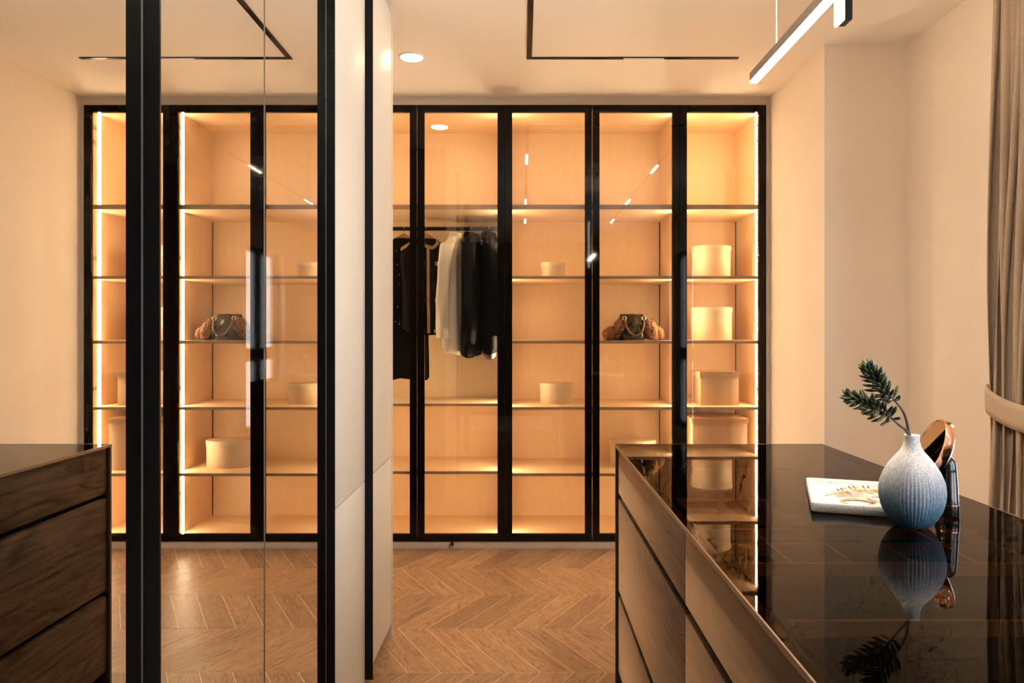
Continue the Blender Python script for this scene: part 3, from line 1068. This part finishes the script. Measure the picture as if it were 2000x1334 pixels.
tw, P, M = garment('jacket', 'short dark tweed jacket with tan braided trim and pockets', -0.590, A2, 0.575, 0.168, 0.050, 0.10, 'tweed_cloth', 1.7, 0.0, None, ztop=HTOP - .03)


def ribbon(name, P, M, path, half, parent, mat, off=0.004):
    R = []
    pts = [M @ P(th, q, off) for th, q in path]
    nrm = (M.to_3x3() @ Vector((0, -1, 0))).normalized()
    for i, p in enumerate(pts):
        tg = (pts[min(i + 1, len(pts) - 1)] - pts[max(i - 1, 0)]).normalized()
        sd = tg.cross(nrm).normalized() * half
        R.append([p - sd - nrm * .002, p + sd - nrm * .002, p + sd + nrm * .003, p - sd + nrm * .003])
    return build(name, MB().rings(R), mat, parent, smooth=40)


fr = -PI / 2
ribbon('trim', P, M, [(fr - .03, 0.10 + .88 * i / 24) for i in range(25)], .009, tw, 'tan_trim')
ribbon('trim', P, M, [(fr + .9 - .8 * i / 12, 0.005 + .10 * (i / 12) ** 1.3) for i in range(13)], .010, tw, 'tan_trim')
ribbon('trim', P, M, [(fr - .7 + .8 * i / 12, 0.105 - .10 * (i / 12) ** .3 + .10 * (i / 12)) for i in range(13)], .010, tw, 'tan_trim')
ribbon('trim', P, M, [(fr + .12 + 1.0 * i / 14, 0.965) for i in range(15)], .010, tw, 'tan_trim')
for q in (0.27, 0.66):
    ribbon('pocket_flap', P, M, [(fr + .17 + .20 * i / 6, q) for i in range(7)], .012, tw, 'tan_trim', .006)
    p = M @ P(fr + .27, q, 0.011)
    build('button', MB().lathe([(.001, -.005), (.005, -.003), (.006, 0), (.005, .003), (.001, .005)], c=p, n=12), 'bead', tw, smooth=70)

sh, P, M = garment('shirt', 'cream long-sleeved shirt hanging between tweed jacket and black jacket', -0.394, A3, 0.715, 0.205, 0.046, 0.105, 'shirt_cloth', 2.4, 0.56, 'shirt', cat='shirt', sleeve_lean=-0.015)
ribbon('button_placket', P, M, [(fr, 0.05 + .93 * i / 20) for i in range(21)], .014, sh, 'shirt_cloth')
bj, P, M = garment('jacket', 'plain black jacket hanging right of the cream shirt', -0.309, A4, 0.73, 0.205, 0.046, 0.10, 'black_cloth', 4.1, 0.60, 'shirt')
sj, P, M = garment('jacket', 'black jacket with pale satin lining at the right end of the rail', -0.202, A5, 0.71, 0.205, 0.046, 0.10, 'black_cloth', 5.3, 0.55, 'shirt', sleeve_lean=0.02)
# pale lining showing at the opening and below the hem
P2 = torso_fn(0.72, 0.185, 0.036, 0.10, 5.3)
mb = MB().rings([[M @ (P2(2 * PI * j / 60, q) + Vector((0, 0, -.02 * smoothstep(.8, 1, q)))) for j in range(60)] for q in (.25, .4, .55, .7, .85, .95, 1.0)], True, False, False)
ln = build('lining', mb, 'satin_lining', sj, smooth=80)
ln['label'] = 'pale satin lining below the hem'

# ================================================================== things on the island
TZ = IZ
# stone tray, turned a little
ta = math.radians(-19)
tw_, td_ = 0.200, 0.292
tfl = Vector((0.631, 1.595, TZ + .0004))
Mt = Matrix.Translation(tfl) @ Matrix.Rotation(ta, 4, 'Z')
tr = thing('stone_tray', 'shallow white speckled stone tray on the island left of the vase', 'tray', tfl)
mb = MB()


def rrect(x0, x1, y0, y1, r, n=5):
    out = []
    for (cx, cyy, a0) in ((x1 - r, y0 + r, -90), (x1 - r, y1 - r, 0), (x0 + r, y1 - r, 90), (x0 + r, y0 + r, 180)):
        for i in range(n + 1):
            a = math.radians(a0 + 90 * i / n)
            out.append((cx + r * math.cos(a), cyy + r * math.sin(a)))
    return out


lv = [(0.0, 0.001, 0.012), (0.0, 0.0, 0.0012), (0.0, 0.0, 0.021), (0.010, 0.0, 0.0215), (0.013, 0.0, 0.0100), (0.016, 0.0, 0.0088)]
R = []
for ins, _, z in [(0.002, 0, 0.0), (0.0, 0, 0.002), (0.0, 0, 0.0195), (0.0015, 0, 0.021), (0.010, 0, 0.021), (0.0115, 0, 0.0195), (0.013, 0, 0.0105), (0.016, 0, 0.009)]:
    R.append([Mt @ Vector((x, y, z)) for x, y in rrect(ins, tw_ - ins, ins, td_ - ins, max(.002, 0.010 - ins * .4))])
build('tray_body', MB().rings(R), 'tray_stone', tr, smooth=50)
ZTR = 0.0095


def tl(x, y, z):
    return Mt @ Vector((x, y, ZTR + z))


# jewellery lying in the tray
def loop(cx, cyy, r, tube, tiltx=0.0, n=36, ky=1.0, z=None):
    z = tube if z is None else z
    return [tl(cx + r * math.cos(2 * PI * k / n), cyy + r * ky * math.sin(2 * PI * k / n), z + tiltx * (1 + math.sin(2 * PI * k / n)) * r) for k in range(n)]


br = build('bracelet', MB().tube(loop(0.100, 0.070, 0.034, 0.0028, 0.0), 0.0028, 8, True), 'gold', smooth=70)
tag(br, 'plain gold bangle at the front of the stone tray', 'bracelet')
nk = thing('pearl_bracelet', 'pearl bracelet lying in the stone tray behind the gold bangle', 'bracelet', tl(0.150, 0.12, 0.0))
src = None
for k in range(18):
    a = 2 * PI * k / 18
    p = tl(0.152 + 0.026 * math.cos(a), 0.118 + 0.030 * math.sin(a), 0.0046)
    if src is None:
        src = build('pearl', MB().lathe([(.0006, -.0046), (.0030, -.0034), (.0046, 0), (.0030, .0034), (.0006, .0046)], c=p, n=10), 'pearl', nk, smooth=80, origin=p)
    else:
        share(src, 'pearl', nk, p)
ft = thing('leaf_brooch', 'gold leaf-shaped brooch lying across the stone tray', 'brooch', tl(0.09, 0.17, 0.0))
mb = MB()
axis0, axis1 = Vector((0.035, 0.115)), Vector((0.160, 0.225))
dv = (axis1 - axis0)
nv = Vector((-dv.y, dv.x)).normalized()
pts = [tl(*(axis0 + dv * (i / 12)), 0.0035 + .006 * math.sin(PI * i / 12)) for i in range(13)]
build('midrib', MB().tube(pts, 0.0016, 8), 'gold', ft, smooth=70)
for i in range(2, 12):
    for s in (-1, 1):
        b0 = axis0 + dv * (i / 12)
        ln_ = 0.026 * math.sin(PI * (i - 1) / 11.5) + .008
        e = b0 + nv * s * ln_ + dv.normalized() * 0.018
        md_ = (b0 + e) / 2 + nv * s * .002
        z0 = 0.0038 + .006 * math.sin(PI * i / 12)
        build('blade', MB().tube([tl(*b0, z0), tl(*md_, z0 + .003), tl(*e, z0 * .6)], [.0011, .0030, .0006], 6), 'gold' if (i + s) % 3 else 'pearl', ft, smooth=70)

# vase
vp = Vector((0.787, 1.477, TZ + .0003))
vprof = [(0.010, 0.0), (0.026, 0.0005), (0.034, 0.004), (0.046, 0.018), (0.055, 0.036), (0.060, 0.056), (0.0612, 0.072), (0.0590, 0.090), (0.0525, 0.109), (0.0425, 0.127), (0.031, 0.142), (0.0215, 0.153), (0.0170, 0.162), (0.0147, 0.172), (0.0142, 0.180), (0.0150, 0.1832), (0.0140, 0.1848), (0.0115, 0.1835), (0.0105, 0.172), (0.0110, 0.150)]


def rib(a, z):
    k = smoothstep(0.0, .03, z) * (1 - smoothstep(.09, .125, z))
    return 0.014 * k * math.sin(a * 54) + 0.004 * math.sin(3 * a + z * 30) * (1 - smoothstep(.12, .17, z))


vase = build('vase', MB().lathe(vprof, c=vp, n=256, rib=rib), 'vase_ceramic', smooth=70, origin=vp)
tag(vase, 'bulbous ribbed ceramic bottle vase fading from speckled white to blue', 'vase')

# succulent-like sprigs standing in the vase
leaf_mesh = None


def leaf_me(mname):
    mb = MB()
    R = []
    for (t, r) in ((0, .0008), (.12, .0019), (.35, .0031), (.6, .0036), (.82, .0027), (1.0, .0004)):
        R.append([(r * math.cos(2 * PI * k / 7) * 1.15, r * math.sin(2 * PI * k / 7) * .8 - .0028 * math.sin(t * 2.2), t * 0.030) for k in range(7)])
    mb.rings(R)
    me = bpy.data.meshes.new('leaf')
    me.from_pydata(mb.v, [], mb.f)
    me.shade_smooth()
    me.materials.append(MATS[mname])
    return me


leaf_mesh = [leaf_me('leaf_green'), leaf_me('leaf_pale')]


def to_world(px, py, Y):
    return Vector(((px - 1020) * Y / 1428, Y, 1.244 - (py - 650) * Y / 1428))


def sprig(label, path, nl, start, seed, spread):
    rg = random.Random(seed)
    P3 = [Vector(p) for p in path]
    # catmull resample
    C = []
    for i in range(len(P3) - 1):
        p0, p1, p2, p3 = P3[max(i - 1, 0)], P3[i], P3[i + 1], P3[min(i + 2, len(P3) - 1)]
        for k in range(6):
            t = k / 6
            C.append(0.5 * ((2 * p1) + (p2 - p0) * t + (2 * p0 - 5 * p1 + 4 * p2 - p3) * t * t + (3 * p1 - p0 - 3 * p2 + p3) * t ** 3))
    C.append(P3[-1])
    t = thing('succulent_sprig', label, 'sprig', P3[0], 'sprigs in the vase')
    n = len(C)
    build('stem', MB().tube(C, [0.0030 - 0.0017 * i / n for i in range(n)], 8), 'stem_brown', t, smooth=60)
    for i in range(nl):
        q = start + (1 - start) * (i / (nl - 1)) ** 0.9
        f = q * (n - 1)
        a = min(int(f), n - 2)
        p = C[a].lerp(C[a + 1], f - a)
        tg = (C[a + 1] - C[a]).normalized()
        side = Vector((1, 0.3, 0.2)).cross(tg).normalized()
        side2 = tg.cross(side)
        ang = i * 2.39996 + rg.uniform(-.2, .2)
        rad = side * math.cos(ang) + side2 * math.sin(ang)
        open_ = spread * (1 - 0.62 * (i / (nl - 1)) ** 2)
        d = (tg * math.cos(open_) + rad * math.sin(open_)).normalized()
        o = bpy.data.objects.new('leaf', leaf_mesh[1 if (i > nl * .72 and rg.random() < .55) or rg.random() < .16 else 0])
        link_obj(o, t, p + rad * .0012)
        o.rotation_mode = 'QUATERNION'
        q0 = d.to_track_quat('Z', 'Y')
        # belly of the leaf towards the stem
        o.rotation_quaternion = q0
        s = rg.uniform(.95, 1.25) * (1 - .25 * (i / (nl - 1)))
        o.scale = (s, s, s)
    return t


YV = 1.477
vl = Vector((0.787, YV, TZ + .150))
up_path = [vl, to_world(1776, 846, YV), to_world(1766, 808, YV - .004), to_world(1748, 783, YV - .010), to_world(1725, 762, YV - .014), to_world(1708, 738, YV - .016), to_world(1699, 722, YV - .018)]
lo_path = [vl + Vector((.002, 0, 0)), to_world(1773, 846, YV - .003), to_world(1755, 829, YV - .010), to_world(1735, 812, YV - .022), to_world(1708, 795, YV - .030), to_world(1680, 782, YV - .034), to_world(1666, 776, YV - .036)]
sprig('upper sprig of fleshy green pointed leaves in the vase', up_path, 66, 0.50, 11, 0.95)
sprig('lower sprig of fleshy green leaves leaning left in the vase', lo_path, 66, 0.44, 23, 0.95)

# round copper vanity mirror on a black stand
vm = thing('vanity_mirror', 'round copper-rimmed vanity mirror on a black stand behind the vase', 'mirror', (0.915, 1.575, TZ + .0003))
bx, by = 0.906, 1.560
mb = MB()
mb.rings([[(bx + x * k, by + y * k, TZ + .0003 + z) for x, y in rrect(-.0168, .0168, -.026, .026, .010)] for z, k in ((0, .96), (.003, 1.0), (.0262, .985))])
build('base', mb, 'black_plastic', vm, smooth=50)
mb = MB()
mb.rings([[(bx + x, by + y, TZ + z) for x, y in rrect(-.0167, .0167, -.0258, .0258, .0100)] for z in (.0266, .0282)])
build('copper_band', mb, 'copper', vm, smooth=50)
mb = MB()
R = []
for (z, k) in ((.0283, .98), (.06, .93), (.095, .84), (.112, .77), (.121, .64), (.127, .42), (.130, .12)):
    R.append([(bx + x * k, by + y * k, TZ + z) for x, y in rrect(-.0166, .0166, -.0240, .0240, .0100)])
mb.rings(R)
build('stand', mb, 'black_plastic', vm, smooth=60)
nrm = Vector((-0.92, 0.16, 0.36)).normalized()
dc = Vector((0.886, 1.590, TZ + .140))
Q = nrm.to_track_quat('Z', 'Y').to_matrix().to_4x4()
Md = Matrix.Translation(dc) @ Q
rad = 0.068
mb = MB().lathe([(rad - .004, -.020), (rad, -.017), (rad, .0), (rad - .0015, .0015), (rad - .004, .0015), (rad - .0045, -.001)], n=64).xform(Md)
build('rim', mb, 'copper', vm, smooth=50)
mb = MB().lathe([(rad - .0047, -.0009), (rad - .0047, .0002)], n=64).xform(Md)
build('mirror_glass', mb, 'mirror_silver', vm, smooth=30)
pv = MB().tube([(bx, by + .004, TZ + .118), tuple(dc - nrm * .0185)], .005, 10)
build('pivot', pv, 'copper', vm, smooth=60)
